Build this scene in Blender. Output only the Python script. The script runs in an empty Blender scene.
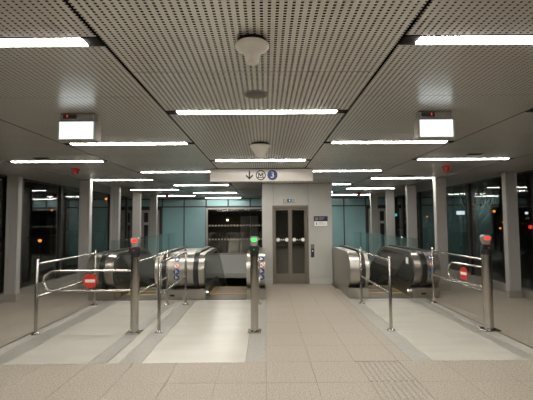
import bpy, bmesh, math, random
from mathutils import Vector, Matrix
random.seed(7)
scene = bpy.context.scene
C = scene.collection
R = math.radians

# ------------------------------------------------------------------ camera, world, exposure
cd = bpy.data.cameras.new('camera')
cam = bpy.data.objects.new('camera', cd); C.objects.link(cam)
cd.sensor_width = 36.0; cd.lens = 390 / 533 * 36.0
cd.clip_start = 0.05; cd.clip_end = 300
CAM_H = 1.65
cam.matrix_world = (Matrix.Translation((0, 0, CAM_H)) @ Matrix.Rotation(R(-0.22), 4, 'Z')
                    @ Matrix.Rotation(R(90 + 3.2), 4, 'X') @ Matrix.Rotation(R(-0.40), 4, 'Z'))
scene.camera = cam
w = bpy.data.worlds.new('night_sky'); scene.world = w; w.use_nodes = True
w.node_tree.nodes['Background'].inputs[0].default_value = (0.0035, 0.003, 0.0028, 1)
w.node_tree.nodes['Background'].inputs[1].default_value = 1.0
scene.view_settings.view_transform = 'Standard'
scene.view_settings.look = 'None'
scene.view_settings.gamma = 1.0
scene.view_settings.use_curve_mapping = False
scene.view_settings.exposure = 0.0
STRIP = 58.0          # emission of the ceiling light diffusers

CEIL = 2.68           # ceiling height
BACK = 17.0           # far wall
FRONT = -3.0          # rear end of the hall, behind the camera
FX = 5.52             # glass facades at x = +-FX

# ------------------------------------------------------------------ materials
def new_mat(name):
    m = bpy.data.materials.new(name); m.use_nodes = True
    return m, m.node_tree, m.node_tree.nodes['Principled BSDF']
def pr(name, col, rough=0.5, metal=0.0, spec=None, coat=0.0):
    m, nt, b = new_mat(name)
    b.inputs['Base Color'].default_value = (*col, 1)
    b.inputs['Roughness'].default_value = rough
    b.inputs['Metallic'].default_value = metal
    if spec is not None: b.inputs['Specular IOR Level'].default_value = spec
    if coat: b.inputs['Coat Weight'].default_value = coat; b.inputs['Coat Roughness'].default_value = 0.08
    return m
def noise_col(m, c1, c2, scale, detail=4, stretch=(1, 1, 1), lo=0.35, hi=0.65, bump=0.0, rough=None):
    nt = m.node_tree; b = nt.nodes['Principled BSDF']
    tc = nt.nodes.new('ShaderNodeTexCoord'); mp = nt.nodes.new('ShaderNodeMapping')
    geo = nt.nodes.new('ShaderNodeNewGeometry')
    mp.inputs['Scale'].default_value = stretch
    nt.links.new(geo.outputs['Position'], mp.inputs['Vector'])
    n = nt.nodes.new('ShaderNodeTexNoise'); n.inputs['Scale'].default_value = scale; n.inputs['Detail'].default_value = detail
    nt.links.new(mp.outputs[0], n.inputs['Vector'])
    r = nt.nodes.new('ShaderNodeValToRGB')
    r.color_ramp.elements[0].position = lo; r.color_ramp.elements[0].color = (*c1, 1)
    r.color_ramp.elements[1].position = hi; r.color_ramp.elements[1].color = (*c2, 1)
    nt.links.new(n.outputs['Fac'], r.inputs[0]); nt.links.new(r.outputs[0], b.inputs['Base Color'])
    if rough:
        mr = nt.nodes.new('ShaderNodeMapRange'); mr.inputs['To Min'].default_value = rough[0]; mr.inputs['To Max'].default_value = rough[1]
        nt.links.new(n.outputs['Fac'], mr.inputs['Value']); nt.links.new(mr.outputs[0], b.inputs['Roughness'])
    if bump:
        bp = nt.nodes.new('ShaderNodeBump'); bp.inputs['Strength'].default_value = bump; bp.inputs['Distance'].default_value = 0.002
        nt.links.new(n.outputs['Fac'], bp.inputs['Height']); nt.links.new(bp.outputs[0], b.inputs['Normal'])
    return m
def emis(name, col, s):
    m, nt, b = new_mat(name)
    b.inputs['Base Color'].default_value = (*[c * 0.5 for c in col], 1)
    b.inputs['Emission Color'].default_value = (*col, 1); b.inputs['Emission Strength'].default_value = s
    return m
def glass(name, tint, f0=.04, gtint=(1, 1, 1)):      # clear pane: Schlick reflection over a tinted see-through
    m = bpy.data.materials.new(name); m.use_nodes = True; nt = m.node_tree; nt.nodes.clear()
    o = nt.nodes.new('ShaderNodeOutputMaterial'); mx = nt.nodes.new('ShaderNodeMixShader')
    t = nt.nodes.new('ShaderNodeBsdfTransparent'); g = nt.nodes.new('ShaderNodeBsdfGlossy'); lw_ = nt.nodes.new('ShaderNodeLayerWeight')
    lw_.inputs['Blend'].default_value = .5
    t.inputs[0].default_value = (*tint, 1); g.inputs[0].default_value = (*gtint, 1); g.inputs['Roughness'].default_value = 0.015
    pw = nt.nodes.new('ShaderNodeMath'); pw.operation = 'POWER'; pw.inputs[1].default_value = 5
    ma = nt.nodes.new('ShaderNodeMath'); ma.operation = 'MULTIPLY_ADD'; ma.inputs[1].default_value = 1 - f0; ma.inputs[2].default_value = f0
    nt.links.new(lw_.outputs['Facing'], pw.inputs[0]); nt.links.new(pw.outputs[0], ma.inputs[0]); nt.links.new(ma.outputs[0], mx.inputs[0])
    nt.links.new(t.outputs[0], mx.inputs[1]); nt.links.new(g.outputs[0], mx.inputs[2])
    nt.links.new(mx.outputs[0], o.inputs[0]); return m

M = {}
M['paving'] = noise_col(pr('speckled_granite', (.4, .37, .32), .5, spec=.4), (.185, .162, .132), (.42, .372, .31), 60, 8, lo=.3, hi=.7, bump=.15)
M['paving_far'] = noise_col(pr('speckled_granite_fine', (.4, .37, .32), .5, spec=.4), (.235, .208, .172), (.36, .32, .268), 50, 6, bump=.1)
M['joint'] = pr('floor_joint', (.17, .15, .125), .8)
M['white_stone'] = noise_col(pr('polished_pale_stone', (.6, .58, .53), .22), (.44, .422, .378), (.47, .452, .405), 4, 6, (.25, 1, 1), rough=(.21, .26))
M['grey_stone'] = noise_col(pr('grey_stone', (.3, .3, .29), .35), (.275, .265, .24), (.315, .305, .278), 30, 4, (1, .5, 1))
M['tactile'] = noise_col(pr('tactile_stone', (.4, .37, .32), .5), (.22, .195, .16), (.36, .32, .27), 60, 6)
M['plenum'] = pr('plenum_dark', (.012, .012, .012), .9)
M['steel'] = pr('brushed_steel', (.42, .395, .355), .30, 1)
M['chrome'] = pr('polished_steel', (.50, .475, .44), .22, 1)
M['carwall'] = pr('lift_car_wall', (.20, .19, .175), .35, .3)
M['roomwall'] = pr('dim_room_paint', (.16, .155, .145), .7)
M['steel_dark'] = pr('dark_steel', (.16, .15, .14), .3, .9)
M['bronze'] = pr('lift_bronze_steel', (.19, .165, .135), .42, .55)
M['matte'] = pr('matte_black', (.02, .019, .018), .9, 0, spec=.1)
M['rubber'] = pr('black_rubber', (.012, .012, .012), .35)
M['black'] = pr('black_plastic', (.015, .015, .016), .4)
M['column'] = pr('column_paint', (.40, .385, .37), .42, .25)
M['column_base'] = pr('column_base_steel', (.36, .34, .31), .4, .5)
M['mullion'] = pr('mullion_dark', (.035, .032, .03), .4)
M['facade'] = glass('facade_glass', (.80, .82, .80), .06)
M['railglass'] = glass('railing_glass', (.88, .95, .935), .02)
M['liftglass'] = glass('lift_glass', (.80, .80, .78), .06)
M['panelglass'] = pr('balustrade_dark_glass', (.05, .052, .048), .06, 0.0, spec=.9)
M['teal'] = noise_col(pr('teal_glass_panel', (.13, .27, .27), .12), (.225, .385, .405), (.25, .42, .44), 1.2, 2)
M['liftwall'] = noise_col(pr('lift_wall_panel', (.47, .45, .41), .45, .0, spec=.4), (.405, .40, .375), (.44, .435, .405), 2, 2)
M['palewall'] = pr('pale_wall_paint', (.46, .47, .45), .6)
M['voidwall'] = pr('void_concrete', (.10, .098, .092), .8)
M['step'] = pr('step_metal', (.16, .145, .125), .4, .7)
M['riser'] = pr('riser_metal', (.05, .047, .043), .5, .6)
M['yellow'] = pr('yellow_line', (.5, .33, .05), .5)
M['white'] = pr('white_print', (.75, .74, .72), .5)
M['signwhite'] = pr('sign_enamel', (.80, .77, .73), .16, 0, spec=.6)
M['blue'] = pr('sign_blue', (.012, .06, .25), .35)
M['navy'] = pr('sign_navy', (.012, .017, .05), .3)
M['red'] = pr('sign_red', (.55, .028, .015), .4)
M['redplastic'] = pr('alarm_red', (.45, .02, .012), .35)
M['ivory'] = pr('antenna_plastic', (.80, .765, .70), .45)
M['box'] = pr('sign_box_metal', (.30, .275, .24), .45, .2)
M['clear'] = glass('clear_plate', (.95, .95, .94), .03)
M['strip'] = emis('light_diffuser', (1.0, .955, .87), STRIP)
M['lightbox'] = emis('light_box_face', (.84, .95, 1.0), 1.15)
M['led_red'] = emis('lens_red', (1.0, .045, .03), 1.25)
M['led_green'] = emis('lens_green', (.06, 1.0, .14), 1.2)
M['led_blue'] = emis('display_blue', (.35, .7, 1.0), 1.6)
M['led_white'] = emis('comb_light', (.85, 1.0, .95), 3)
M['asphalt'] = pr('asphalt', (.04, .038, .036), .7)
M['bark'] = pr('bark', (.30, .23, .18), .9)
M['darkbld'] = pr('dark_building', (.035, .032, .03), .8)
M['lamp_warm'] = emis('warm_bulb', (1.0, .72, .38), 14)
M['car_fill'] = emis('lift_car_fill_glow', (1.0, .95, .88), .5)  # weak fill glow for the lift car interior
M['lamp_orange'] = emis('street_orange', (1.0, .28, .05), 2.2)
M['lamp_white'] = emis('street_white', (.75, .88, 1.0), 1.5)
M['lamp_blue'] = emis('street_blue', (.1, .25, 1.0), 4)
M['lamp_teal'] = emis('signal_teal', (.1, .85, .8), 1.6)
M['ceil_plain'] = pr('ceiling_panel_plain', (.45, .432, .40), .38, .45)

def perforated():
    m, nt, b = new_mat('ceiling_panel_perforated')
    b.inputs['Base Color'].default_value = (.69, .675, .64, 1)
    b.inputs['Roughness'].default_value = .29; b.inputs['Metallic'].default_value = .45
    tc = nt.nodes.new('ShaderNodeTexCoord')
    def vm(op, v):
        n = nt.nodes.new('ShaderNodeVectorMath'); n.operation = op
        n.inputs[1].default_value = v; return n
    a = vm('MULTIPLY', (1 / .039, 1 / .025, 0)); f = nt.nodes.new('ShaderNodeVectorMath'); f.operation = 'FRACTION'
    s = vm('SUBTRACT', (.5, .5, 0)); ab = nt.nodes.new('ShaderNodeVectorMath'); ab.operation = 'ABSOLUTE'
    sx = nt.nodes.new('ShaderNodeSeparateXYZ')
    nt.links.new(tc.outputs['Object'], a.inputs[0]); nt.links.new(a.outputs[0], f.inputs[0]); nt.links.new(f.outputs[0], s.inputs[0])
    nt.links.new(s.outputs[0], ab.inputs[0]); nt.links.new(ab.outputs[0], sx.inputs[0])
    lx = nt.nodes.new('ShaderNodeMath'); lx.operation = 'LESS_THAN'; lx.inputs[1].default_value = .205
    ly = nt.nodes.new('ShaderNodeMath'); ly.operation = 'LESS_THAN'; ly.inputs[1].default_value = .35
    lt = nt.nodes.new('ShaderNodeMath'); lt.operation = 'MULTIPLY'
    nt.links.new(sx.outputs[0], lx.inputs[0]); nt.links.new(sx.outputs[1], ly.inputs[0])
    nt.links.new(lx.outputs[0], lt.inputs[0]); nt.links.new(ly.outputs[0], lt.inputs[1])
    t = nt.nodes.new('ShaderNodeBsdfTransparent'); mx = nt.nodes.new('ShaderNodeMixShader')
    o = nt.nodes['Material Output']
    nt.links.new(lt.outputs[0], mx.inputs[0]); nt.links.new(b.outputs[0], mx.inputs[1]); nt.links.new(t.outputs[0], mx.inputs[2])
    nt.links.new(mx.outputs[0], o.inputs[0])
    return m
M['perf'] = perforated()

# ------------------------------------------------------------------ mesh helpers
class MB:
    def __init__(s): s.v = []; s.f = []; s.smooth = False
    def add(s, vs, fs):
        o = len(s.v); s.v += [tuple(p) for p in vs]; s.f += [tuple(i + o for i in f) for f in fs]; return s
    def box(s, x0, x1, y0, y1, z0, z1):
        vs = [(x, y, z) for z in (z0, z1) for y in (y0, y1) for x in (x0, x1)]
        return s.add(vs, [(0, 2, 3, 1), (4, 5, 7, 6), (0, 1, 5, 4), (2, 6, 7, 3), (0, 4, 6, 2), (1, 3, 7, 5)])
    def bbox(s, x0, x1, y0, y1, z0, z1, b):      # box bevelled on every edge
        bm = bmesh.new(); bmesh.ops.create_cube(bm, size=1)
        for v in bm.verts: v.co = Vector(((x0 + x1) / 2 + v.co.x * (x1 - x0), (y0 + y1) / 2 + v.co.y * (y1 - y0), (z0 + z1) / 2 + v.co.z * (z1 - z0)))
        bmesh.ops.bevel(bm, geom=list(bm.edges), offset=b, segments=1, affect='EDGES')
        bm.verts.index_update()
        s.add([v.co for v in bm.verts], [[v.index for v in f.verts] for f in bm.faces]); bm.free(); return s
    def cyl(s, p0, p1, r, n=14, r2=None):
        return s.tube([p0, p1], [r, r if r2 is None else r2], n)
    def tube(s, path, r, n=12, closed=False, cap=True):
        s.smooth = True
        P = [Vector(p) for p in path]; k = len(P)
        rs = r if isinstance(r, (list, tuple)) else [r] * k
        tang = []
        for i in range(k):
            a = P[(i - 1) % k] if (closed or i > 0) else P[i]; b = P[(i + 1) % k] if (closed or i < k - 1) else P[i]
            tang.append((b - a).normalized())
        up = Vector((0, 0, 1)) if abs(tang[0].z) < .9 else Vector((0, 1, 0))
        u = tang[0].cross(up).normalized(); vs = []
        for i in range(k):
            u = (u - tang[i] * u.dot(tang[i])).normalized(); w_ = tang[i].cross(u)
            for j in range(n):
                a = 2 * math.pi * j / n
                vs.append(P[i] + (u * math.cos(a) + w_ * math.sin(a)) * rs[i])
        fs = []
        for i in range(k if closed else k - 1):
            for j in range(n):
                a = i * n; b = ((i + 1) % k) * n
                fs.append((a + j, a + (j + 1) % n, b + (j + 1) % n, b + j))
        if cap and not closed:
            fs.append(tuple(reversed(range(n)))); fs.append(tuple((k - 1) * n + j for j in range(n)))
        return s.add(vs, fs)
    def lathe(s, prof, c, n=28):                 # profile (r, z) about a vertical axis through c
        s.smooth = True; vs = []; fs = []
        for (r, z) in prof:
            for j in range(n):
                a = 2 * math.pi * j / n; vs.append((c[0] + r * math.cos(a), c[1] + r * math.sin(a), c[2] + z))
        for i in range(len(prof) - 1):
            for j in range(n): fs.append((i * n + j, i * n + (j + 1) % n, (i + 1) * n + (j + 1) % n, (i + 1) * n + j))
        fs.append(tuple(range(n))); fs.append(tuple((len(prof) - 1) * n + j for j in range(n)))
        return s.add(vs, fs)
    def prism(s, poly, a, b, axis='x'):          # poly in the plane square to axis
        def P(q, t): return (t, q[0], q[1]) if axis == 'x' else ((q[0], t, q[1]) if axis == 'y' else (q[0], q[1], t))
        n = len(poly); vs = [P(q, a) for q in poly] + [P(q, b) for q in poly]
        fs = [tuple(range(n)), tuple(range(2 * n - 1, n - 1, -1))] + [(i, i + n, (i + 1) % n + n, (i + 1) % n) for i in range(n)]
        return s.add(vs, fs)
    def sphere(s, c, r, sz=(1, 1, 1), n=14):
        k = n // 2
        return s.lathe([(max(.0005, r * math.sin(math.pi * i / k)) * sz[0], -r * math.cos(math.pi * i / k) * sz[2]) for i in range(k + 1)], c, n)
    def mesh(s, name, origin=(0, 0, 0), fix=True):
        me = bpy.data.meshes.new(name); o = Vector(origin)
        me.from_pydata([tuple(Vector(p) - o) for p in s.v], [], s.f); me.validate()
        if fix:
            bm = bmesh.new(); bm.from_mesh(me); bmesh.ops.recalc_face_normals(bm, faces=list(bm.faces)); bm.to_mesh(me); bm.free()
        if s.smooth:
            me.shade_smooth(); me.set_sharp_from_angle(angle=R(35))
        return me
def origin_of(p):
    o = Vector((0, 0, 0))
    while p: o += p.location; p = p.parent
    return o
def link(name, me, mat, parent=None, loc=None):
    if mat and not me.materials: me.materials.append(M[mat])
    o = bpy.data.objects.new(name, me); C.objects.link(o)
    if parent: o.parent = parent
    if loc is not None: o.location = loc
    return o
def part(name, mb, mat, parent):                 # vertices given in world metres
    return link(name, mb.mesh(name, origin_of(parent)), mat, parent)
def tag(o, label=None, cat=None, group=None, kind=None):
    if label: o['label'] = label
    if cat: o['category'] = cat
    if group: o['group'] = group
    if kind: o['kind'] = kind
    return o
def root(name, loc, label, cat, group=None):
    o = bpy.data.objects.new(name, None); C.objects.link(o); o.location = loc; o.empty_display_size = .1
    return tag(o, label, cat, group)
def single(name, mb, mat, label=None, cat=None, group=None, kind=None):
    xs = [v[0] for v in mb.v]; ys = [v[1] for v in mb.v]; zs = [v[2] for v in mb.v]
    org = ((min(xs) + max(xs)) / 2, (min(ys) + max(ys)) / 2, min(zs))
    o = link(name, mb.mesh(name, org), mat, None, org)
    return tag(o, label, cat, group, kind)
def struct(name, mb, mat, label, cat=None):
    return single(name, mb, mat, label, cat or name.split('_')[0], kind='structure')
def text_mesh(txt, size, ext=.001):
    cu = bpy.data.curves.new('t', 'FONT'); cu.body = txt; cu.size = size; cu.extrude = ext
    cu.align_x = 'CENTER'; cu.align_y = 'CENTER'; cu.resolution_u = 3
    ob = bpy.data.objects.new('t', cu); C.objects.link(ob)
    bpy.context.view_layer.update()
    me = bpy.data.meshes.new_from_object(ob.evaluated_get(bpy.context.evaluated_depsgraph_get()))
    bpy.data.objects.remove(ob); return me
def text_part(name, txt, size, mat, parent, pos, ext=.001):     # lettering that faces -Y
    me = text_mesh(txt, size, ext); me.materials.clear()
    o = link(name, me, mat, parent, Vector(pos) - origin_of(parent)); o.rotation_euler = (R(90), 0, 0); return o
def disc(cx, y, cz, r, t=.004, n=24, rx=1.0):
    return MB().prism([(cx + rx * r * math.cos(2 * math.pi * i / n), cz + r * math.sin(2 * math.pi * i / n)) for i in range(n)], y - t, y, 'y')
def ring(cx, y, cz, r0, r1, t=.004, n=24):
    mb = MB(); vs = []
    for yy in (y - t, y):
        for r in (r0, r1):
            vs += [(cx + r * math.cos(2 * math.pi * i / n), yy, cz + r * math.sin(2 * math.pi * i / n)) for i in range(n)]
    fs = []
    for i in range(n):
        j = (i + 1) % n
        fs += [(i, j, n + j, n + i), (2 * n + i, 3 * n + i, 3 * n + j, 2 * n + j), (n + i, n + j, 3 * n + j, 3 * n + i), (i, 2 * n + i, 2 * n + j, j)]
    return mb.add(vs, fs)

# ------------------------------------------------------------------ floor
EY = 8.30                                     # front of the escalators
OPEN = 9.70                                   # where the floor opens below the escalators
XL0, XL1, XR0, XR1 = -3.80, -0.005, 1.79, 3.72
LY0, LY1 = 10.43, 12.60                       # lift shaft
LX0, LX1 = -0.08, 1.785
T = .03                                       # tile thickness
mb = MB()
for x0, x1, y0, y1 in ((-FX - .2, FX + .2, FRONT, OPEN), (-FX - .2, XL0, OPEN, BACK), (XR1, FX + .2, OPEN, BACK), (XL1, XR0, OPEN, BACK)):
    mb.box(x0, x1, y0, y1, -.30, -T)
floor = struct('floor', mb, 'joint', 'beige speckled granite floor of the hall')
TX, TY, G = .52, .60, .0025
tile_cache = {}
def tile(name, x0, x1, y0, y1, mat, g=G, z=0.0):
    k = (name, round(x1 - x0, 3), round(y1 - y0, 3), mat)
    if k not in tile_cache:
        a, b = (x1 - x0 - g) / 2, (y1 - y0 - g) / 2
        tile_cache[k] = MB().bbox(-a, a, -b, b, -T, 0, .0015).mesh(name)
    c = Vector(((x0 + x1) / 2, (y0 + y1) / 2, z))
    return link(name, tile_cache[k], mat, floor, c - floor.location)
PZ = 4.70                                     # front edge of the polished zones
ZL0, ZL1, ZR0, ZR1 = -3.52, 0.0, 1.72, 3.42
def tiles(xs0, xs1, ys0, ys1):
    i0 = math.floor(xs0 / TX + 1e-6)
    x = i0 * TX
    while x < xs1 - 1e-6:
        a, b = max(x, xs0), min(x + TX, xs1)
        if b - a > .03:
            k0 = math.floor((ys0 - PZ) / TY + 1e-6); y = PZ + k0 * TY
            while y < ys1 - 1e-6:
                c, d = max(y, ys0), min(y + TY, ys1)
                if d - c > .03 and not (abs(a - 2 * TX) < .01 and c < PZ - .01 and c > PZ - 4 * TY - .01):
                    tile('floor_tile', a, b, c, d, 'paving')
                y += TY
        x += TX
tiles(-FX, FX, PZ - 3 * TY, PZ)
tiles(ZL1, ZR0, PZ, LY0)
tiles(-FX, ZL0, PZ, 9.98)
tiles(ZR1, FX, PZ, 9.98)
# paving beyond the tiles one can tell apart
mb = MB()
mb.box(-FX, FX, FRONT, PZ - 3 * TY - .004, -T, 0)
mb.box(-FX, XL0, 9.984, BACK, -T, 0); mb.box(XR1, FX, 9.984, BACK, -T, 0)
part('paving_field', mb, 'paving_far', floor)
# ribbed guidance tiles in the foreground paving
mb = MB(); a, b = (TX - G) / 2, (TY - G) / 2
mb.box(-a, a, -b, b, -T, -.005)
for i in range(8):
    x = -a + .03 + i * (2 * a - .06 - .03) / 7
    mb.bbox(x, x + .030, -b + .02, b - .02, -.005, .003, .0025)
me = mb.mesh('guidance_tile')
for k in range(1, 5):
    link('guidance_tile', me, 'tactile', floor, Vector((2.5 * TX, PZ - (k - .5) * TY, 0)) - floor.location)
# polished zones in front of the escalators
def strips(defs, y0, y1, n):
    for x0, x1, mat in defs:
        st = (y1 - y0) / n
        for i in range(n):
            tile('pale_slab' if mat == 'white_stone' else 'grey_strip', x0, x1, y0 + i * st, y0 + (i + 1) * st, mat, .0025)
strips(((-3.52, -3.36, 'white_stone'), (-3.36, -3.08, 'grey_stone'), (-3.08, -2.09, 'white_stone'), (-2.09, -1.88, 'grey_stone'), (-1.88, -1.73, 'white_stone'),
        (-1.73, -1.47, 'grey_stone'), (-1.47, -.24, 'white_stone'), (-.24, ZL1, 'grey_stone')), PZ, EY + .02, 3)
strips(((1.72, 1.965, 'grey_stone'), (1.965, 3.08, 'white_stone'), (3.08, 3.26, 'grey_stone'), (3.26, 3.42, 'white_stone')), PZ, EY + .02, 3)
# floor under the escalator heads
mb = MB()
mb.box(ZL0, XL1, EY + .024, OPEN, -T, -.003); mb.box(ZR0, ZR1, EY + .024, OPEN, -T, -.003)
mb.box(XL0, ZL0, 9.98, 9.99, -T, -.003)
part('pit_cover', mb, 'grey_stone', floor)
# drain channel between the two left strips
part('drain_cover', MB().box(-1.875, -1.735, PZ + .0, EY, -.002, .0015), 'white_stone', floor)
# floor edge joints along the polished zones
part('movement_joint', MB().box(-3.555, -3.525, PZ, 9.9, -.02, .002).box(3.425, 3.45, PZ, 9.9, -.02, .002), 'mullion', floor)

# lower level and the walls of the escalator voids
LZ = -4.6
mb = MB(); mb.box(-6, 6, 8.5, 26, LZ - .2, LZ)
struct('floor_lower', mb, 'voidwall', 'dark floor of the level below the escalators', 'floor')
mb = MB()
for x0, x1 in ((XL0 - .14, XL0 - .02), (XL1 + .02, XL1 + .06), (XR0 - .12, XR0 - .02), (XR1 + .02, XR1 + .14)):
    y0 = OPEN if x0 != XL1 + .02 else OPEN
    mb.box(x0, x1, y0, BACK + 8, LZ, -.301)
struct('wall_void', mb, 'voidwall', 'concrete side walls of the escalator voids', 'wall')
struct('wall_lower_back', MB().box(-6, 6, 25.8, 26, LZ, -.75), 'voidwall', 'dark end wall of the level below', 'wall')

# ------------------------------------------------------------------ ceiling
SX = [-4.32, -2.62, -.92, .78, 2.48, 4.18]
PT = .003
mb = MB(); mb.box(-FX - .3, FX + .3, FRONT - .2, BACK + .2, CEIL + .42, CEIL + .5)
mb.box(-FX - .32, -FX - .02, FRONT - .2, BACK + .2, CEIL, CEIL + .42); mb.box(FX + .02, FX + .32, FRONT - .2, BACK + .2, CEIL, CEIL + .42)
ceiling = struct('ceiling', mb, 'plenum', 'metal panel ceiling with perforated panels and dark seams')
panel_cache = {}
def cpanel(x0, x1, y0, y1, mat):
    k = (round(x1 - x0, 3), round(y1 - y0, 3), mat)
    if k not in panel_cache:
        a, b = (x1 - x0) / 2, (y1 - y0) / 2
        panel_cache[k] = MB().box(-a, a, -b, b, 0, PT).mesh('ceiling_panel')
    return link('ceiling_panel', panel_cache[k], mat, ceiling, Vector(((x0 + x1) / 2, (y0 + y1) / 2, CEIL)) - ceiling.location)
ROW0, PITCH, SLOT = 2.17, 1.44, .115
def in_lift(x0, x1, y0, y1): return x0 < LX1 and x1 > LX0 and y0 < LY1 and y1 > LY0
lights = []
for c in range(5):
    x0, x1 = SX[c] + .008, SX[c + 1] - .008
    off = 0 if c in (1, 3) else 1
    ys = [ROW0 + PITCH * (off + 2 * k) for k in range(-3, 7)]
    for i, y in enumerate(ys):
        if FRONT + .3 < y < BACK - .3 and not (c == 2 and y > LY0 - .3): lights.append((c, y))
        a = y + SLOT / 2; b = y + 2 * PITCH - SLOT / 2
        st = (b - a) / 3
        for k in range(3):
            p, q = max(a + k * st + .005, FRONT), min(a + (k + 1) * st - .005, BACK - .02)
            if q - p > .05:
                if c == 2 and p < LY1 and q > LY0:
                    if p < LY0 - .05: cpanel(x0, x1, p, LY0 - .01, 'perf')
                    cpanel(x0, LX0 - .01, max(p, LY0 - .002), min(q, LY1), 'perf')
                    if q > LY1 + .05: cpanel(x0, x1, LY1 + .01, q, 'perf')
                elif c == 3 and p < LY1 and q > LY0 - .005:
                    if p < LY0 - .05: cpanel(x0, x1, p, LY0 - .01, 'perf'); p = LY0 - .002
                    cpanel(LX1 + .01, x1, max(p, LY0 - .002), min(q, LY1 + .4), 'perf')
                    if q > LY1 + .4: cpanel(x0, x1, LY1 + .41, q, 'perf')
                else: cpanel(x0, x1, p, q, 'perf')
        if c == 2 and LY0 - .3 < y < BACK - .3:
            cpanel(x0, LX0 - .01 if y < LY1 + .1 else x1, y - SLOT / 2 + .005, y + SLOT / 2 - .005, 'perf')
for s in (-1, 1):
    a, b = (-FX - .02, SX[0] - .006) if s < 0 else (SX[-1] + .006, FX + .02)
    y = FRONT
    while y < BACK - .05:
        q = min(y + 1.47, BACK - .02); cpanel(a, b, y + .001, q - .001, 'ceil_plain'); y += 1.47

colname = ['outer left', 'inner left', 'middle', 'inner right', 'outer right']
ordn = ['nearest', 'second', 'third', 'fourth', 'fifth', 'sixth', 'seventh']
lm = {}
for c in range(5):
    idx = 0
    for (cc, y) in sorted(lights):
        if cc != c: continue
        if y > 2.0:
            lab = 'recessed white linear ceiling light, %s of the %s row of lights' % (ordn[idx], colname[c]); idx += 1
        else: lab = 'linear ceiling light out of view in the %s row, %s' % (colname[c], 'overhead' if y > -.3 else 'behind the camera')
        x0, x1 = SX[c] + .01, SX[c + 1] - .01
        if c == 3 and LY0 - .2 < y < LY1 + .2: x0 = LX1 + .01
        xc = (x0 + x1) / 2; h = (x1 - x0) / 2; d = SLOT / 2 - .003
        t = root('ceiling_light', (xc, y, CEIL), lab, 'ceiling light', 'recessed linear ceiling lights')
        mb = MB(); g = .008
        mb.box(xc - h, xc + h, y - d, y - d + g, CEIL - .002, CEIL + .09); mb.box(xc - h, xc + h, y + d - g, y + d, CEIL - .002, CEIL + .09)
        mb.box(xc - h, xc - h + g, y - d + g, y + d - g, CEIL - .002, CEIL + .09); mb.box(xc + h - g, xc + h, y - d + g, y + d - g, CEIL - .002, CEIL + .09)
        mb.box(xc - h, xc + h, y - d, y + d, CEIL + .09, CEIL + .1)
        part('housing', mb, 'matte', t)
        for q in (xc - h + g, xc + h - .095): part('end_cap', MB().box(q, q + .095 - g, y - d + g, y + d - g, CEIL + .004, CEIL + .09), 'matte', t)
        part('diffuser', MB().box(xc - h + .095, xc + h - .095, y - d + g + .001, y + d - g - .001, CEIL - .004, CEIL + .03), 'strip', t)

# ------------------------------------------------------------------ walls
def facade(side):
    s = -1 if side == 'left' else 1
    mb = MB()
    x0, x1 = sorted((s * FX, s * (FX + .12)))
    mb.box(x0, x1, FRONT, BACK, CEIL - .03, CEIL - .002)
    wl = struct('wall_' + side, mb, 'mullion', 'dark glazed night facade on the %s side of the hall' % side)
    P = 1.70; y = FRONT
    ys = []
    while y < BACK: ys.append(y); y += P
    ys.append(BACK - .03)
    for y in ys: part('mullion', MB().box(x0, x1, y - .03, y + .03, .18, CEIL - .03), 'mullion', wl)
    for a, b in zip(ys[:-1], ys[1:]):
        if b - a > .12: part('glass_pane', MB().box(s * (FX + .05) - .006, s * (FX + .05) + .006, a + .03, b - .03, .18, CEIL - .03), 'facade', wl)
    x0, x1 = sorted((s * (FX - .02), s * (FX + .14)))
    struct('baseboard_' + side, MB().box(x0, x1, FRONT, BACK, 0, .18), 'column_base', 'grey metal kerb under the %s glass facade' % side)
facade('left'); facade('right')
# rear glazing behind the viewpoint
rw = struct('wall_rear', MB().box(-FX, FX, FRONT - .12, FRONT, CEIL - .2, CEIL), 'mullion', 'dark glazed entrance wall behind the viewpoint')
for k in range(8):
    x = -FX + k * (2 * FX / 7); part('mullion', MB().box(x - .03, x + .03, FRONT - .12, FRONT, 0, CEIL - .2), 'mullion', rw)
    if k < 7: part('glass_pane', MB().box(x + .03, x + 2 * FX / 7 - .03, FRONT - .07, FRONT - .055, 0, CEIL - .2), 'facade', rw)

# back wall: teal panels on a dark frame, large window, two doors
WX0, WX1, WZ0, WZ1 = -2.57, 1.3, .27, 2.28
mb = MB()
mb.box(-FX - .14, WX0, BACK + .03, BACK + .2, -.55, CEIL); mb.box(WX1, FX + .14, BACK + .03, BACK + .2, -.55, CEIL)
mb.box(WX0, WX1, BACK + .03, BACK + .2, WZ1, CEIL); mb.box(WX0, WX1, BACK + .03, BACK + .2, -.55, WZ0)
wb = struct('wall_back', mb, 'mullion', 'far wall of teal glass panels with dark seams')
gx = [-5.45, -4.49, -3.53, -2.57, -1.61, -.65, .31, 1.27, 2.48, 3.44, 4.40, 5.36]
for a, b in zip(gx[:-1], gx[1:]):
    part('teal_panel', MB().bbox(a + .03, b - .03, BACK, BACK + .03, 2.35, CEIL - .03, .004), 'teal', wb)
    if a >= WX0 - .01 and b <= WX1 + .01: continue
    if a < -4.6 or b > 4.5: continue
    part('teal_panel', MB().bbox(a + .025, b - .025, BACK, BACK + .03, .02, 2.30, .004), 'teal', wb)
part('parapet_panel', MB().box(WX0 + .02, WX1 - .02, BACK, BACK + .03, -.55, WZ0 - .02), 'palewall', wb)
part('parapet_band', MB().box(XL0, XR1, BACK - .06, BACK + .2, -.75, -.551), 'column', wb)
part('parapet_panel', MB().box(XL0, WX0, BACK, BACK + .03, -.55, -.0), 'palewall', wb)
part('parapet_panel', MB().box(WX1, XR1, BACK, BACK + .03, -.55, -.0), 'palewall', wb)
fr = .07
mb = MB()
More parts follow.
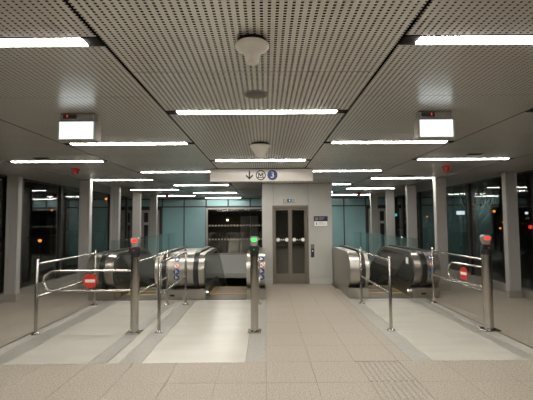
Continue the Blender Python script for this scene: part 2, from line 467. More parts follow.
mb.box(WX0, WX0 + fr, BACK - .02, BACK + .1, WZ0, WZ1); mb.box(WX1 - fr, WX1, BACK - .02, BACK + .1, WZ0, WZ1)
mb.box(WX0 + fr, WX1 - fr, BACK - .02, BACK + .1, WZ1 - fr, WZ1); mb.box(WX0 + fr, WX1 - fr, BACK - .02, BACK + .1, WZ0, WZ0 + .04)
win = struct('window_1', mb, 'column_base', 'wide dark window with two dashed white bands in the teal wall', 'window')
for i, (a, b) in enumerate(((WX0 + fr, -.65), (-.63, WX1 - fr))):
    part('glass_pane', MB().box(a, b, BACK + .04, BACK + .052, WZ0 + .04, WZ1 - fr), 'liftglass', win)
for z in (1.50, .90):
    mb = MB(); x = WX0 + fr + .04
    while x < WX1 - fr - .06: mb.box(x, x + .075, BACK + .034, BACK + .039, z - .035, z + .035); x += .135
    part('dashed_band', mb, 'column_base', win)
# dim room behind the window
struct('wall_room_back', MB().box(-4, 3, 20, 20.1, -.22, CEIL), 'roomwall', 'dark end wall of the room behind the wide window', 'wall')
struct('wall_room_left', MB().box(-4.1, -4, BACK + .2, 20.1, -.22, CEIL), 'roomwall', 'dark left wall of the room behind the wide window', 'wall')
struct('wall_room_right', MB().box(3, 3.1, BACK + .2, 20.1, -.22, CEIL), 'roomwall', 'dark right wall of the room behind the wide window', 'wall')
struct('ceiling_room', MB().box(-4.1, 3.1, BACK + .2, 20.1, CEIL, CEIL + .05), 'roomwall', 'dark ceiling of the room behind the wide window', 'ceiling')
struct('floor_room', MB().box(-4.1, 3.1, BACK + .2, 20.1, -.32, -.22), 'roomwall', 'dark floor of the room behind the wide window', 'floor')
t = root('cabinet', (-.8, 19.7, -.22), 'tall pale cabinet in the dark room behind the wide window', 'cabinet')
part('body', MB().bbox(-1.22, -.35, 19.4, 19.95, -.22, 1.95, .01), 'palewall', t)
for a in (-1.21, -.775): part('door', MB().bbox(a, a + .425, 19.38, 19.4, -.12, 1.92, .004), 'palewall', t)
t = root('service_machine', (-1.5, 18.2, -.22), 'low grey machine with pale top behind the wide window', 'machine')
part('body', MB().bbox(-1.70, -1.18, 18.0, 18.45, -.22, .80, .02), 'column_base', t)
part('top', MB().bbox(-1.72, -1.16, 17.98, 18.47, .80, .87, .015), 'palewall', t)
t = root('room_lamp', (-1.85, 19.2, 1.72), 'small warm lamp glowing in the room behind the wide window', 'lamp')
part('shade', MB().lathe([(.05, .16), (.15, .02), (.16, 0)], (-1.85, 19.2, 1.78), 20), 'column_base', t)
part('bulb', MB().sphere((-1.85, 19.2, 1.76), .055), 'lamp_warm', t)
part('cable', MB().cyl((-1.85, 19.2, 1.93), (-1.85, 19.2, CEIL), .008, 8), 'mullion', t)

def double_door(n, x0, x1, lab):
    mb = MB(); z1 = 2.28
    mb.box(x0, x0 + .07, BACK - .03, BACK + .03, 0, z1); mb.box(x1 - .07, x1, BACK - .03, BACK + .03, 0, z1); mb.box(x0 + .07, x1 - .07, BACK - .03, BACK + .03, z1 - .08, z1)
    d = struct('door_%d' % n, mb, 'mullion', lab, 'door')
    xm = (x0 + x1) / 2
    for a, b in ((x0 + .075, xm - .004), (xm + .004, x1 - .075)):
        lf = part('door_leaf', MB().box(a, a + .1, BACK - .02, BACK + .02, .01, z1 - .085).box(b - .1, b, BACK - .02, BACK + .02, .01, z1 - .085)
                  .box(a + .1, b - .1, BACK - .02, BACK + .02, .01, .2).box(a + .1, b - .1, BACK - .02, BACK + .02, z1 - .2, z1 - .085), 'column', d)
        part('pane', MB().box(a + .1, b - .1, BACK - .004, BACK + .004, .2, z1 - .2), 'black', lf)
        part('sticker_band', MB().box(a + .1, b - .1, BACK - .008, BACK - .005, 1.55, 1.66), 'palewall', lf)
double_door(2, -5.44, -4.52, 'grey framed double door left of the teal panels')
double_door(3, 4.43, 5.36, 'grey framed double door right of the teal panels')

# ------------------------------------------------------------------ lift shaft and doors
DX0, DX1, DZ = .20, 1.135, 2.05
mb = MB()
mb.box(LX0 + .03, DX0, LY0 + .03, LY0 + .15, 0, CEIL + .1); mb.box(DX1, LX1 - .03, LY0 + .03, LY0 + .15, 0, CEIL + .1); mb.box(DX0, DX1, LY0 + .03, LY0 + .15, DZ, CEIL + .1)
mb.box(LX0 + .03, LX0 + .12, LY0 + .15, LY1, -.3, CEIL + .1); mb.box(LX1 - .12, LX1 - .03, LY0 + .15, LY1, -.3, CEIL + .1); mb.box(LX0 + .12, LX1 - .12, LY1 - .1, LY1, -.3, CEIL + .1)
lw = struct('wall_lift', mb, 'mullion', 'pale grey panelled lift shaft in the middle of the hall', 'lift shaft')
def lpanel(x0, x1, y0, y1, z0, z1): part('wall_panel', MB().bbox(x0, x1, y0, y1, z0, z1, .003), 'liftwall', lw)
g = .003; SK = .14
lpanel(LX0, DX0 + .02 - g, LY0, LY0 + .03, SK + g, CEIL); lpanel(DX1 + .02 + g, LX1, LY0, LY0 + .03, SK + g, CEIL); lpanel(DX0 + .02 + g, DX1 + .02 - g, LY0, LY0 + .03, DZ + .03, CEIL)
for k in range(2):
    a = LY0 + .032 + k * 1.06; lpanel(LX0, LX0 + .03, a, a + 1.055, SK + g, CEIL); lpanel(LX1 - .03, LX1, a, a + 1.055, SK + g, CEIL)
part('skirting', MB().bbox(LX0 - .004, DX0 - .0, LY0 - .006, LY0 + .03, 0, SK, .003), 'liftwall', lw)
part('skirting', MB().bbox(DX1 + .03, LX1 + .001, LY0 - .006, LY0 + .03, 0, SK, .003), 'liftwall', lw)
# doors
mb = MB(); f = .035
mb.box(DX0 - f * .2, DX0 + f, LY0 - .015, LY0 + .12, 0, DZ + f); mb.box(DX1 - f, DX1 + f * .4, LY0 - .015, LY0 + .12, 0, DZ + f); mb.box(DX0 + f, DX1 - f, LY0 - .015, LY0 + .12, DZ - .02, DZ + f)
mb.box(DX0, DX1, LY0 - .01, LY0 + .15, 0, .008)
d1 = struct('door_1', mb, 'bronze', 'bronze framed glass double lift door with round white stickers', 'lift door')
xm = (DX0 + DX1) / 2
for a, b in ((DX0 + f + .003, xm - .002), (xm + .002, DX1 - f - .003)):
    y0, y1 = LY0 + .05, LY0 + .085; bw = .045
    lf = part('door_leaf', MB().box(a, a + bw, y0, y1, .01, DZ - .025).box(b - bw, b, y0, y1, .01, DZ - .025).box(a + bw, b - bw, y0, y1, .01, .27).box(a + bw, b - bw, y0, y1, DZ - .09, DZ - .025), 'bronze', d1)
    part('glass_pane', MB().box(a + bw, b - bw, y0 + .012, y0 + .02, .27, DZ - .09), 'liftglass', lf)
    w_ = b - a
    for q in (.25, .80): part('round_sticker', disc(a + w_ * q, y0 + .011, 1.165, .05, .002), 'white', lf)
    xc = a + w_ * .525
    for s in (-1, 1): part('arrow_sticker', MB().prism([(xc + s * .045, 1.19), (xc + s * .045, 1.14), (xc + s * .008, 1.165)], y0 + .009, y0 + .011, 'y'), 'white', lf)
# lift car
t = root('lift_car', (xm, LY0 + .2, 0), 'dark lift car seen through the glass lift doors', 'lift car')
cx0, cx1, cy0, cy1 = LX0 + .2, LX1 - .2, LY0 + .2, LY1 - .2
part('car_floor', MB().box(cx0, cx1, cy0, cy1, -.05, .005), 'riser', t)
part('car_roof', MB().box(cx0, cx1, cy0, cy1, 2.25, 2.3), 'carwall', t)
part('car_wall', MB().box(cx0, cx0 + .03, cy0, cy1, .005, 2.25), 'carwall', t); part('car_wall', MB().box(cx1 - .03, cx1, cy0, cy1, .005, 2.25), 'carwall', t)
part('car_wall', MB().box(cx0 + .03, cx1 - .03, cy1 - .03, cy1, .005, 2.25), 'carwall', t)
part('car_fill', MB().box(xm - .3, xm + .3, LY0 + .7, LY0 + 1.3, 2.235, 2.249), 'car_fill', t)  # added fill panel under the roof, brightens the otherwise dark car
part('grab_rail', MB().cyl((cx0 + .1, cy1 - .09, .92), (cx1 - .1, cy1 - .09, .92), .018), 'chrome', t)
# floor indicator above the lift door
t = root('lift_indicator', (.67, LY0, 2.19), 'small steel floor indicator with blue digit above the lift door', 'display')
part('plate', MB().bbox(.485, .815, LY0 - .025, LY0, 2.15, 2.275, .006), 'column_base', t)
part('screen', MB().box(.595, .705, LY0 - .028, LY0 - .025, 2.175, 2.25), 'navy', t)
text_part('digit', '4', .085, 'led_blue', t, (.655, LY0 - .029, 2.212))
# notice beside the lift
t = root('lift_notice', (1.485, LY0, 1.52), 'navy and white notice plate on the wall right of the lift door', 'sign')
part('back_plate', MB().bbox(1.30, 1.67, LY0 - .018, LY0, 1.515, 1.79, .004), 'mullion', t)
part('navy_field', MB().box(1.308, 1.662, LY0 - .021, LY0 - .018, 1.66, 1.782), 'navy', t)
part('white_field', MB().box(1.308, 1.662, LY0 - .021, LY0 - .018, 1.523, 1.655), 'white', t)
part('emblem', ring(1.37, LY0 - .021, 1.72, .022, .038, .002), 'column', t)
part('text_line', MB().box(1.43, 1.58, LY0 - .023, LY0 - .021, 1.74, 1.752), 'column', t); part('text_line', MB().box(1.43, 1.55, LY0 - .023, LY0 - .021, 1.705, 1.717), 'column', t)
part('arrow', MB().prism([(1.35, 1.585), (1.37, 1.55), (1.39, 1.585), (1.378, 1.585), (1.378, 1.63), (1.362, 1.63), (1.362, 1.585)], LY0 - .023, LY0 - .021, 'y'), 'black', t)
part('text_line', MB().box(1.43, 1.54, LY0 - .023, LY0 - .021, 1.61, 1.622), 'column_base', t); part('text_line', MB().box(1.43, 1.60, LY0 - .023, LY0 - .021, 1.575, 1.587), 'column_base', t)
# call panel
t = root('call_panel', (1.255, LY0, .70), 'narrow dark lift call panel with blue plate beside the door', 'panel')
part('plate', MB().bbox(1.21, 1.30, LY0 - .02, LY0, .70, 1.04, .004), 'navy', t)
part('upper_plate', MB().bbox(1.215, 1.295, LY0 - .024, LY0 - .02, .93, 1.035, .002), 'bronze', t)
part('call_button', disc(1.255, LY0 - .02, .87, .018, .006), 'white', t)

# ------------------------------------------------------------------ hanging direction sign
SY = 7.45; sx0, sx1 = -1.055, .93; sz0, sz1 = 2.425, CEIL - .012
t = root('direction_sign', (0, SY, sz0), 'long white hanging sign with down arrow, metro emblem and blue 3', 'sign')
bd = part('board', MB().bbox(sx0, sx1, SY, SY + .16, sz0, sz1, .012), 'signwhite', t)
part('mounting_channel', MB().box(sx0 + .05, sx1 - .05, SY + .04, SY + .12, sz1, CEIL), 'mullion', t)
zc = 2.545; yf = SY - .001
ax = (249.5 - 265) / 390 * SY
part('arrow', MB().box(ax - .013, ax + .013, yf - .003, yf, zc - .06, zc + .085).prism([(ax - .075, zc - .01), (ax - .055, zc + .01), (ax, zc - .048), (ax + .055, zc + .01), (ax + .075, zc - .01), (ax, zc - .085)], yf - .003, yf, 'y'), 'black', t)
ex = (260.9 - 265) / 390 * SY
em = part('metro_emblem', ring(ex, yf, zc, .078, .097, .003), 'black', t)
part('emblem_letter', MB().box(ex - .05, ex - .032, yf - .003, yf, zc - .05, zc + .045).box(ex + .032, ex + .05, yf - .003, yf, zc - .05, zc + .045)
     .prism([(ex - .05, zc + .045), (ex - .025, zc + .045), (ex, zc + .005), (ex + .025, zc + .045), (ex + .05, zc + .045), (ex, zc - .035)], yf - .003, yf, 'y')
     .box(ex - .07, ex + .07, yf - .003, yf, zc - .053, zc - .04), 'black', em)
bx = (272.6 - 265) / 390 * SY
bdsk = part('line_badge', disc(bx, yf, zc, .099, .003), 'blue', t)
text_part('line_number', '3', .17, 'signwhite', bdsk, (bx, yf - .004, zc))
for x in (-.85, .72): part('hook', MB().cyl((x, SY + .08, sz0 - .02), (x, SY + .08, sz0), .006, 8), 'mullion', t)

# ------------------------------------------------------------------ ceiling devices
def light_box(x0, x1, side, led_x):
    y = 3.60; xc = (x0 + x1) / 2
    t = root('light_box_sign', (xc, y, CEIL - .255), 'glowing blank light box sign hanging from the %s ceiling' % side, 'sign')
    part('gear_box', MB().bbox(x0 + .012, x1 - .02, y + .01, y + .10, CEIL - .075, CEIL - .002, .006), 'box', t)
    part('frame', MB().bbox(x0, x1, y, y + .12, CEIL - .258, CEIL - .072, .006), 'box', t)
    part('lit_face', MB().box(x0 + .014, x1 - .022, y - .004, y, CEIL - .246, CEIL - .086), 'lightbox', t)
    p = part('status_window', MB().box(led_x, led_x + .125, y + .006, y + .011, CEIL - .055, CEIL - .014), 'black', t)
    part('status_lamp', MB().box(led_x + (.035 if side == 'left' else .09), led_x + (.045 if side == 'left' else .10), y + .003, y + .006, CEIL - .04, CEIL - .02), 'led_red', p)
light_box(-1.925, -1.575, 'left', -1.885); light_box(1.44, 1.785, 'right', 1.475)

def antenna(x, y, r, kind, label):
    t = root('ceiling_antenna', (x, y, CEIL), label, 'antenna')
    part('base_ring', MB().lathe([(r * .86, 0), (r * .86, -.02)], (x, y, CEIL), 32), 'black', t)
    if kind: prof = [(r * .92, -.02), (r, -.026), (r, -.036), (r * .88, -.05), (r * .62, -.066), (r * .46, -.08), (r * .42, -.112), (r * .37, -.128), (r * .25, -.132)]
    else: prof = [(r * .95, -.02), (r, -.03), (r * .95, -.045), (r * .8, -.075), (r * .62, -.12), (r * .45, -.16), (r * .36, -.175), (r * .3, -.178)]
    part('dome', MB().lathe(prof, (x, y, CEIL), 36), 'ivory', t)
antenna(-.068, 2.17, .098, True, 'cream mushroom-shaped antenna on the nearest middle ceiling panel')
antenna(-.06, 5.10, .135, False, 'cream conical antenna on the ceiling just in front of the hanging sign')
t = root('ceiling_speaker', (-.066, 3.10, CEIL), 'round flush loudspeaker grille in the middle ceiling panels', 'loudspeaker')
part('bezel', MB().lathe([(.10, 0), (.10, -.004), (.094, -.008), (.082, -.006)], (-.066, 3.10, CEIL), 36), 'box', t)
part('grille', MB().lathe([(.081, -.001), (.078, -.009), (.05, -.011)], (-.066, 3.10, CEIL), 36), 'steel_dark', t)

def px(pxx, y): return (pxx - 265) / 390 * y
def alarm(pxx, y, r, label):
    x = px(pxx, y)
    t = root('fire_beacon', (x, y, CEIL), label, 'alarm beacon')
    part('base', MB().box(x - r * 1.05, x + r * 1.05, y - r, y + r, CEIL - .025, CEIL), 'redplastic', t)
    part('lens', MB().lathe([(r * .95, -.025), (r * .95, -.05), (r * .8, -.085), (r * .45, -.105), (r * .2, -.108)], (x, y, CEIL), 18), 'redplastic', t)
alarm(75, 7.35, .058, 'red fire alarm beacon on the left ceiling near the columns')
alarm(448, 7.35, .058, 'red fire alarm beacon on the right ceiling near the columns')
alarm(167, 14.1, .075, 'small distant red fire alarm beacon on the left ceiling')
alarm(359, 14.1, .075, 'small distant red fire alarm beacon on the right ceiling')
def vent(pxx, y, w_, label):
    x = px(pxx, y)
    t = root('slot_vent', (x, y, CEIL), label, 'vent')
    part('frame', MB().bbox(x - w_, x + w_, y - .05, y + .05, CEIL - .008, CEIL, .003), 'steel_dark', t)
    for k in range(3): part('slat', MB().box(x - w_ + .01, x + w_ - .01, y - .036 + k * .03, y - .024 + k * .03, CEIL - .011, CEIL - .008), 'black', t)
vent(41, 6.12, .115, 'short dark slot vent in the outer left ceiling'); vent(477, 6.0, .115, 'short dark slot vent in the outer right ceiling')
vent(113, 8.95, .10, 'distant dark slot vent in the left ceiling'); vent(410, 8.85, .10, 'distant dark slot vent in the right ceiling')
def detector(pxx, y, label):
    x = px(pxx, y)
    tag_ = root('smoke_detector', (x, y, CEIL), label, 'smoke detector')
    part('base', MB().lathe([(.06, 0), (.06, -.02)], (x, y, CEIL), 20), 'ivory', tag_)
    part('head', MB().lathe([(.05, -.02), (.05, -.035), (.035, -.055), (.015, -.056)], (x, y, CEIL), 20), 'ivory', tag_)
detector(160, 12.9, 'small white smoke detector on the far left ceiling'); detector(366, 12.7, 'small white smoke detector on the far right ceiling')

# ------------------------------------------------------------------ columns
def column(x, y, s, w_, label):
    t = root('column', (x, y, 0), label, 'column', 'steel columns along the glass facades')
    h = w_ / 2; d = .06
    part('shaft', MB().bbox(x - h, x + h, y, y + 2 * d, .16, CEIL, .012), 'column', t)
    for q in (-.36, .36):
        part('face_plate', MB().bbox(x + q * w_ - .10 * w_, x + q * w_ + .10 * w_, y - .012, y, .16, CEIL - .002, .002), 'column', t)
    part('face_plate', MB().bbox(x - .2 * w_, x + .2 * w_, y - .008, y, .16, CEIL - .002, .002), 'column', t)
    part('plinth', MB().bbox(x - h - .012, x + h + .012, y - .02, y + 2 * d + .012, 0, .16, .006), 'column_base', t)
for s, nm in ((-1, 'left'), (1, 'right')):
    column(-5.40 if s < 0 else 5.30, 8.35, s, .27, 'grey steel column nearest the camera by the %s facade' % nm)
    for k, y in enumerate((9.3, 11.15, 13.05, 15.0)):
        column(s * 4.27 + (-.03 if s < 0 else -.06), y, s, .27, 'grey steel column, %s in the inner row on the %s' % (('first', 'second', 'third', 'last')[k], nm))

# ------------------------------------------------------------------ escalators
RC, RZ, RR = EY + .38, .60, .38               # newel centre and radius
SLOPE = math.tan(R(30))
KY = 10.75; END = 17.6
def top_path(off=0.0):                        # newel front to the far end, offset outwards by off
    P = []
    for i in range(15):
        a = R(-75 + i * (165 / 14)); P.append((RC - (RR + off) * math.cos(a), RZ + (RR + off) * math.sin(a)))
    z = RZ + RR + off
    P.append((KY - .55, z))
    for i in range(1, 9):
        q = i / 8; P.append((KY - .55 + q * 1.1, z - .55 * SLOPE * q * q))
    y0, z0 = P[-1]
    P.append((END, z0 - (END - y0) * SLOPE)); return P
def escalator(name, lab, xo0, xh0, xi0, xi1, xh1, xo1, stickers=None, notice=None, plate_x=None, lamp=True):
    xc = (xo0 + xo1) / 2
    t = root('escalator', (xc, EY, 0), lab, 'escalator', 'escalators leading down')
    tp = top_path()
    low = [(END, tp[-1][1] - 1.25), (KY + .9, -.75), (OPEN + .02, -.55), (OPEN + .02, .003), (EY + .12, .003), (EY + .12, .22)]
    for side, xo, xh, xi in ((-1, xo0, xh0, xi0), (1, xo1, xh1, xi1)):
        bl = part('balustrade', MB().prism(tp + low, min(xo, xi), max(xo, xi), 'x'), 'steel', t)
        for p in bl.data.polygons: p.use_smooth = True
        bl.data.set_sharp_from_angle(angle=R(25))
        # raised joint rings on the newel, left and right of the handrail
        # handrail belt
        o1, o0 = top_path(.042), top_path(-.01)
        hw = .052
        part('handrail', MB().prism(o1 + o0[::-1], xh - hw, xh + hw, 'x'), 'rubber', bl)
        part('handrail_inlet', MB().bbox(xh - .06, xh + .06, EY + .16, EY + .32, .16, .27, .01), 'black', bl)
        # inner panels
        ip = top_path(-.075); s = 1 if side < 0 else -1      # towards the steps
        xa, xb = sorted((xi, xi + s * .006))
        mid = [p for p in ip]
        # piece 1: rounded newel piece, pieces 2..: straight and sloping
        n1 = ip[1:15]; y1 = 9.55; y2 = KY - .55
        z = RZ + RR - .075
        part('inner_panel', MB().prism(n1 + [(y1, z), (y1, RZ - .33)], xa, xb, 'x'), 'panelglass', bl)
        part('inner_panel', MB().prism([(y1 + .006, z), (y2, z), (y2, RZ - .37), (y1 + .006, RZ - .33)], xa, xb, 'x'), 'panelglass', bl)
        arc = ip[16:24]; lowarc = [(p[0], p[1] - .66) for p in arc]
        part('inner_panel', MB().prism([(y2 + .006, z)] + arc + lowarc[::-1] + [(y2 + .006, RZ - .37)], xa, xb, 'x'), 'panelglass', bl)
        y0, z0 = arc[-1]
        for k in range(3):
            ya = y0 + .006 + k * 1.4; yb = y0 + (k + 1) * 1.4
            za = z0 - (ya - y0) * SLOPE; zb = z0 - (yb - y0) * SLOPE
            part('inner_panel', MB().prism([(ya, za), (yb, zb), (yb, zb - .66), (ya, za - .66)], xa, xb, 'x'), 'panelglass', bl)
        # skirt beside the steps
        xa, xb = sorted((xi, xi + s * .012))
        part('skirt', MB().prism([(EY + .5, .01), (EY + .5, .16), (KY - .55, .14), (KY + .55, .14 - .32), (END, .14 - .32 - (END - KY - .55) * SLOPE), (END, -.6 - (END - KY - .55) * SLOPE), (KY + .5, -.5), (OPEN + .2, .01)], xa, xb, 'x'), 'steel_dark', bl)
    # landing plate, comb, steps
    a, b = xi0 + .014, xi1 - .014
    mb = MB(); mb.box(a, b, EY + .12, 9.0, -.002, .006)
    n = 22
    for i in range(n): x = a + (i + .25) * (b - a) / n; mb.box(x, x + (b - a) / n * .5, EY + .16, 8.92, .006, .009)
    part('landing_plate', mb, 'step', t)
    part('comb_plate', MB().bbox(a, b, 8.99, 9.06, .0, .02, .004), 'yellow', t)
    z = 0.0; y = 9.07; k = 0
    drops = [0, 0, .03, .10, .17, .21] + [.40 * SLOPE] * 12
    while y < 15.6:
        z -= drops[min(k, len(drops) - 1)]
        mb = MB(); mb.box(a, b, y, y + .385, z - .03, z)
        n = 26
        for i in range(n): x = a + (i + .25) * (b - a) / n; mb.box(x, x + (b - a) / n * .5, y + .01, y + .375, z, z + .008)
        mb.box(a, b, y + .015, y + .04, z - .26, z - .03)
        sp = part('step', mb, 'step', t)
        part('edge_line', MB().box(a, b, y + .35, y + .384, z + .001, z + .0095), 'yellow', sp)
        part('edge_line', MB().box(a, a + .035, y + .005, y + .35, z + .001, z + .0095), 'yellow', sp); part('edge_line', MB().box(b - .035, b, y + .005, y + .35, z + .001, z + .0095), 'yellow', sp)
        y += .40; k += 1
    part('truss', MB().prism([(9.7, -.30), (KY, -.32), (END, -.62 - (END - KY) * SLOPE), (END, -.9 - (END - KY) * SLOPE), (KY, -.8), (9.72, -.6)], a, b, 'x'), 'riser', t)
    if stickers is not None:
        for k, (z, kind) in enumerate(((.86, 'b'), (.735, 'r'), (.61, 'b'), (.485, 'b'))):
            st = MB(); r = .062; n = 20; rad = RR + .0015
            def ptat(u, v, dr):               # wraps onto the round newel front
                ang = math.asin((z - RZ) / RR) + v / RR
                return (stickers + u, RC - (rad + dr) * math.cos(ang), RZ + (rad + dr) * math.sin(ang))
            def dsk(r0, dr, cu=0, cv=0):
                m_ = MB(); top = [ptat(cu + r0 * math.cos(2 * math.pi * i / n), cv + r0 * math.sin(2 * math.pi * i / n), dr) for i in range(n)]
                bot = [ptat(cu + r0 * math.cos(2 * math.pi * i / n), cv + r0 * math.sin(2 * math.pi * i / n), dr - .0015) for i in range(n)]
                return m_.add(top + bot, [tuple(range(n)), tuple(range(2 * n - 1, n - 1, -1))] + [(i, (i + 1) % n, n + (i + 1) % n, n + i) for i in range(n)])
            def quad(pts, dr):
                top = [ptat(u, v, dr) for u, v in pts]; bot = [ptat(u, v, dr - .0015) for u, v in pts]; q = len(pts)
                return MB().add(top + bot, [tuple(range(q)), tuple(range(2 * q - 1, q - 1, -1))] + [(i, (i + 1) % q, q + (i + 1) % q, q + i) for i in range(q)])
            if kind == 'b':
                sk = part('sticker', dsk(r, .001), 'blue', t); sk['label'] = 'round blue safety sticker with white figure'
                part('pictogram', dsk(.014, .003, -.012, .028), 'white', sk)
                part('pictogram', quad([(-.025, -.035), (-.005, -.04), (.0, .0), (.03, -.02), (.036, -.008), (.004, .018), (-.022, .012)], .003), 'white', sk)
            else:
                sk = part('sticker', dsk(r, .001), 'red', t); sk['label'] = 'round red-ringed prohibition sticker'
                wf = part('white_field', dsk(r * .78, .003), 'white', sk)
                part('pictogram', dsk(.018, .005, 0, 0), 'black', sk)
                part('slash', quad([(-.04, .032), (-.032, .04), (.04, -.032), (.032, -.04)], .0065), 'red', sk)
    if plate_x is not None:
        part('rating_plate', MB().box(plate_x - .05, plate_x + .05, EY + .114, EY + .12, .075, .115), 'black', t)
    if lamp:
        xl = xi1 - .03 if lamp == 'right' else xi0 + .03
        part('comb_light', MB().sphere((xl, 8.62, .13), .018), 'led_white', t)
    if notice is not None:
        xa = xi1 - .009
        part('notice', MB().box(xa - .002, xa, 8.62, 8.78, .70, .84), 'white', t)
    return t
escalator('a', 'steel escalator at far left behind the closed gate with no-entry disc', -3.78, -3.45, -3.22, -2.34, -2.13, -1.802, stickers=-1.88, plate_x=-1.99, lamp=False)
escalator('b', 'steel escalator between the stickered newel and the lift, behind the green-lit post', -1.798, -1.47, -1.30, -.40, -.20, -.01, stickers=-.085, lamp='left')
escalator('r', 'steel escalator on the right of the lift', 1.795, 2.06, 2.2, 3.15, 3.36, 3.71, stickers=3.53, notice=1, plate_x=3.38, lamp='right')

# ------------------------------------------------------------------ glass railings beside the voids
def glass_railing(x, label):
    t = root('glass_railing', (x, 9.8, 0), label, 'railing')
    part('base_rail', MB().bbox(x - .03, x + .03, 9.8, 16.8, 0, .12, .004), 'steel', t)
    n = 5; st = 7.0 / n
    for k in range(n):
        a = 9.8 + k * st; part('glass_panel', MB().bbox(x - .008, x + .008, a + .01, a + st - .01, .12, 1.2, .003), 'railglass', t)
    part('top_trim', MB().box(x - .011, x + .011, 9.8, 16.8, 1.2, 1.212), 'railglass', t)
glass_railing(-3.86, 'frameless glass railing beside the left escalator void'); glass_railing(3.80, 'frameless glass railing beside the right escalator void')

# ------------------------------------------------------------------ handrails and gates
def flange(x, y): return MB().lathe([(.062, 0), (.062, .012), (.045, .018), (.03, .03)], (x, y, 0), 22)
def handrail(x0, y0, x1, y1, label, first=True):
    t = root('barrier_rail', (x0, y0, 0), label, 'rail', 'steel barrier rails at the escalators')
    ends = ([(x0, y0)] if first else []) + [(x1, y1)]
    for (x, y) in ends:
        p = part('post', MB().lathe([(.024, 0), (.024, 1.10), (.020, 1.108), (.008, 1.112)], (x, y, 0), 16), 'chrome', t)
        part('floor_flange', flange(x, y), 'chrome', p)
    d = Vector((x1 - x0, y1 - y0, 0)).normalized(); a = .07 if not first else .02
    for z in (1.04, .55):
        part('top_rail' if z > 1 else 'middle_rail', MB().cyl((x0 + d.x * a, y0 + d.y * a, z), (x1 - d.x * .02, y1 - d.y * .02, z), .0185, 12), 'chrome', t)
def arm_path(L, z0, z1):                     # a loop in local (u, z)
    r = (z1 - z0) / 2; P = [(0.05, z1)]
    for i in range(13): a = R(90 - 180 * i / 12); P.append((L - r + r * math.cos(a), (z0 + z1) / 2 + r * math.sin(a)))
    P.append((.05, z0)); return P
def gate(x, y, rp, ang, L, lens, label, sign=True, su=.5):
    t = root('swing_gate', (x, y, 0), label, 'gate', 'swing gates before the escalators')
    p = part('post', MB().lathe([(rp, 0), (rp, 1.20)], (x, y, 0), 26), 'chrome', t)
    part('base_plate', MB().bbox(x - rp * 1.75, x + rp * 1.75, y - rp * 1.75, y + rp * 1.75, 0, .016, .005), 'chrome', p)
    part('collar', MB().lathe([(rp * 1.08, 1.13), (rp * 1.08, 1.23)], (x, y, 0), 26), 'black', t)
    c = part('reader', MB().bbox(x - rp * 1.25, x + rp * 1.25, y - rp * 1.2, y, 1.20, 1.285, .01), 'black', t)
    part('reader_lamp', MB().sphere((x, y - rp * 1.2, 1.235), .006, n=8), lens, c)
    hd = part('head', MB().prism([(x - .028, 1.285), (x + .028, 1.285), (x + .063, 1.36), (x + .063, 1.40), (x + .04, 1.43), (x - .04, 1.43), (x - .063, 1.40), (x - .063, 1.36)], y - .045, y + .05, 'y'), 'column_base', t)
    part('signal_lens', disc(x, y - .045, 1.378, .029, .012, 22, 1.5), lens, hd)
    dx, dy = math.cos(R(ang)), math.sin(R(ang))
    P = arm_path(L, .625, .925)
    am = part('arm', MB().tube([(x + dx * u, y + dy * u, z) for u, z in P], .0165, 10), 'chrome', t)
    part('hinge_band', MB().lathe([(rp * 1.06, .595), (rp * 1.06, .955)], (x, y, 0), 26), 'chrome', am)
    # clear plate with the disc, square to the arm
    def slab(u0, u1, z0, z1, n0, n1):
        m_ = MB(); nx, ny = dy, -dx
        if ny > 0: nx, ny = -nx, -ny
        vs = [(x + dx * u + nx * q, y + dy * u + ny * q, z) for z in (z0, z1) for q in (n0, n1) for u in (u0, u1)]
        return m_.add(vs, [(0, 2, 3, 1), (4, 5, 7, 6), (0, 1, 5, 4), (2, 6, 7, 3), (0, 4, 6, 2), (1, 3, 7, 5)])
    uc = su * L
    part('clear_plate', slab(uc - .17, uc + .17, .625, .925, -.003, .003), 'clear', am)
    if sign:
        nx, ny = dy, -dx
        if ny > 0: nx, ny = -nx, -ny
        n = 26; vs = []
        for q in (.004, .009): vs += [(x + dx * (uc + .105 * math.cos(2 * math.pi * i / n)) + nx * q, y + dy * (uc + .105 * math.cos(2 * math.pi * i / n)) + ny * q, .775 + .105 * math.sin(2 * math.pi * i / n)) for i in range(n)]
        sg = part('no_entry_disc', MB().add(vs, [tuple(range(n)), tuple(range(2 * n - 1, n - 1, -1))] + [(i, (i + 1) % n, n + (i + 1) % n, n + i) for i in range(n)]), 'red', am)
        part('white_bar', slab(uc - .075, uc + .075, .753, .797, .008, .012), 'white', sg)
Y0, Y1 = 5.98, 7.95
handrail(-3.43, Y0 - .06, -3.44, Y1, 'steel barrier rail with two posts at far left, beside the closed gate loop')
handrail(-1.98, Y0, -1.99, Y1, 'steel barrier rail running back from the left red-lit gate post', first=False)
handrail(-1.61, Y0, -1.61, Y1, 'steel barrier rail with two posts right of the left red-lit gate post')
handrail(-.17, Y0, -.15, Y1, 'steel barrier rail seen end-on behind the green-lit gate post', first=False)
handrail(1.89, Y0, 1.93, Y1, 'steel barrier rail with two posts left of the right escalator')
handrail(3.37, Y0, 3.39, Y1, 'steel barrier rail running back from the right red-lit gate post', first=False)
gate(-1.98, Y0, .062, 180, 1.38, 'led_red', 'closed swing gate with red lamp and no-entry disc on the left', su=.49)
gate(-.17, Y0, .058, 86, .95, 'led_green', 'slim gate post with green lamp in front of the lift', sign=False)
gate(3.37, Y0, .07, 99, .95, 'led_red', 'open swing gate with red lamp and no-entry disc on the right', su=.56)

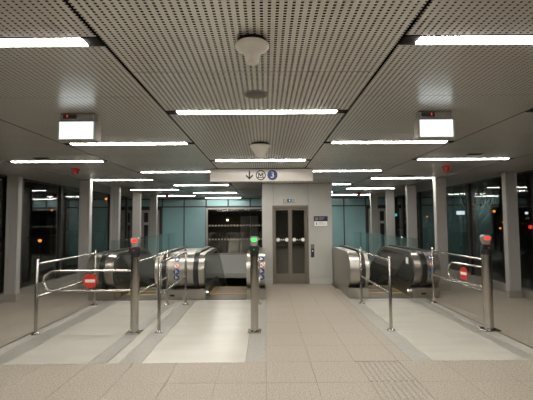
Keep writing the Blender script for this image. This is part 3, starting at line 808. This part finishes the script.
# ------------------------------------------------------------------ the street outside
struct('ground_outside', MB().box(-70, -FX - .16, -30, 90, -.3, -.12).box(FX + .16, 70, -30, 90, -.3, -.12), 'asphalt', 'dark asphalt street outside at night', 'ground')
def building(x0, x1, y0, y1, h, label, lit):
    t = root('building', ((x0 + x1) / 2, (y0 + y1) / 2, -.12), label, 'building')
    part('wall', MB().box(x0, x1, y0, y1, -.12, h), 'darkbld', t)
    part('cornice', MB().box(x0 - .2, x1 + .2, y0 - .2, y1 + .2, h, h + .4), 'darkbld', t)
    s = x0 if x0 > 0 else x1; dd = -.05 if x0 > 0 else .05
    y = y0 + 1.5; k = 0
    while y < y1 - 2:
        for z in (1.2, 4.4):
            a, b = sorted((s, s + dd)); part('window', MB().box(a, b, y, y + 1.6, z, z + 1.7), 'mullion', t)
        y += 3.2; k += 1
building(30, 42, 18, 62, 9, 'dark building across the street on the right', 0)
building(-44, -32, 14, 60, 9, 'dark building across the street on the left', 0)
def street_lamp(x, y, h, mat, r, label, arm=True):
    t = root('street_lamp', (x, y, -.12), label, 'street lamp')
    part('pole', MB().cyl((x, y, -.12), (x, y, h), .05, 10, .035), 'mullion', t)
    part('head', MB().lathe([(r * .4, r * 1.3), (r * 1.2, r * .9), (r * 1.25, r * .7)], (x, y, h), 14), 'mullion', t)
    part('globe', MB().sphere((x, y, h), r, n=12), mat, t)
def out(pxx, pyy, y): return px(pxx, y), y, CAM_H + (221 - pyy) / 390 * y
for pxx, pyy, y, mat, r, lab in (
        (494.5, 212, 26, 'lamp_orange', .09, 'orange street lamp outside, left of the nearest right column'),
        (503, 223, 34, 'lamp_orange', .08, 'small orange lamp low behind the nearest right column'),
        (500, 229, 22, 'lamp_orange', .06, 'small low orange lamp left of the nearest right column'),
        (427, 217, 22, 'lamp_orange', .05, 'orange lamp seen between the first two right columns'),
        (52, 208, 24, 'lamp_orange', .05, 'small orange street lamp outside the left facade'),
        (106, 197, 26, 'lamp_orange', .09, 'small orange lamp seen right of the first left inner column'),
        (41, 238, 20, 'lamp_orange', .09, 'low orange lamp outside the left facade'),
        (527, 214, 24, 'lamp_white', .09, 'white lamp outside at the far right'),
        (395.5, 215, 24, 'lamp_teal', .10, 'teal signal lamp seen between the right columns')):
    x, yy, z = out(pxx, pyy, y); street_lamp(x, yy, z, mat, r, lab)
def signal(pxx, pyy, y, label):
    x, yy, z = out(pxx, pyy, y)
    t = root('traffic_signal', (x, yy, -.12), label, 'traffic signal')
    part('pole', MB().cyl((x, yy, -.12), (x, yy, z - .3), .05, 10), 'mullion', t)
    hd = part('head', MB().bbox(x - .17, x + .17, yy, yy + .2, z - .45, z + .25, .02), 'black', t)
    part('lens', disc(x, yy, z, .10, .03, 18), 'led_red', hd); part('lens', disc(x, yy, z - .25, .11, .03, 18), 'black', hd)
signal(530, 228, 20, 'red traffic signal outside at the far right edge')
t = root('shop_sign', (px(461, 27), 27, 2.0), 'small white lit sign outside behind the right facade', 'sign')
x, y, z = out(461, 213.5, 27)
part('panel', MB().bbox(x - .28, x + .28, y, y + .1, z - .12, z + .14, .02), 'lamp_white', t)
part('bracket', MB().box(x - .04, x + .04, y + .1, y + .2, -.12, z), 'mullion', t)
# bare street tree beyond the right facade
x, y, z = out(478, 222, 19)
t = root('street_tree', (x, y, -.12), 'bare street tree outside the right facade', 'tree')
part('trunk', MB().tube([(x, y, -.12), (x + .05, y, .8), (x - .05, y, 1.8), (x + .02, y, 2.5)], [.17, .13, .11, .09], 10), 'bark', t)
for k in range(9):
    a = k * 2.4; h = 1.5 + .12 * k; L = .9 + .25 * random.random()
    b0 = Vector((x, y, h)); b1 = b0 + Vector((math.cos(a) * L * .5, math.sin(a) * L * .5, .5)); b2 = b0 + Vector((math.cos(a) * L * .8, math.sin(a) * L * .8, 1.25))
    br = part('branch', MB().tube([b0, b1, b2], [.055, .035, .014], 7), 'bark', t)
    for q in range(3):
        s0 = b1.lerp(b2, .25 * q + .1); s1 = s0 + Vector((random.uniform(-.4, .4), random.uniform(-.4, .4), .45))
        part('twig', MB().tube([s0, s1], [.014, .005], 5), 'bark', br)
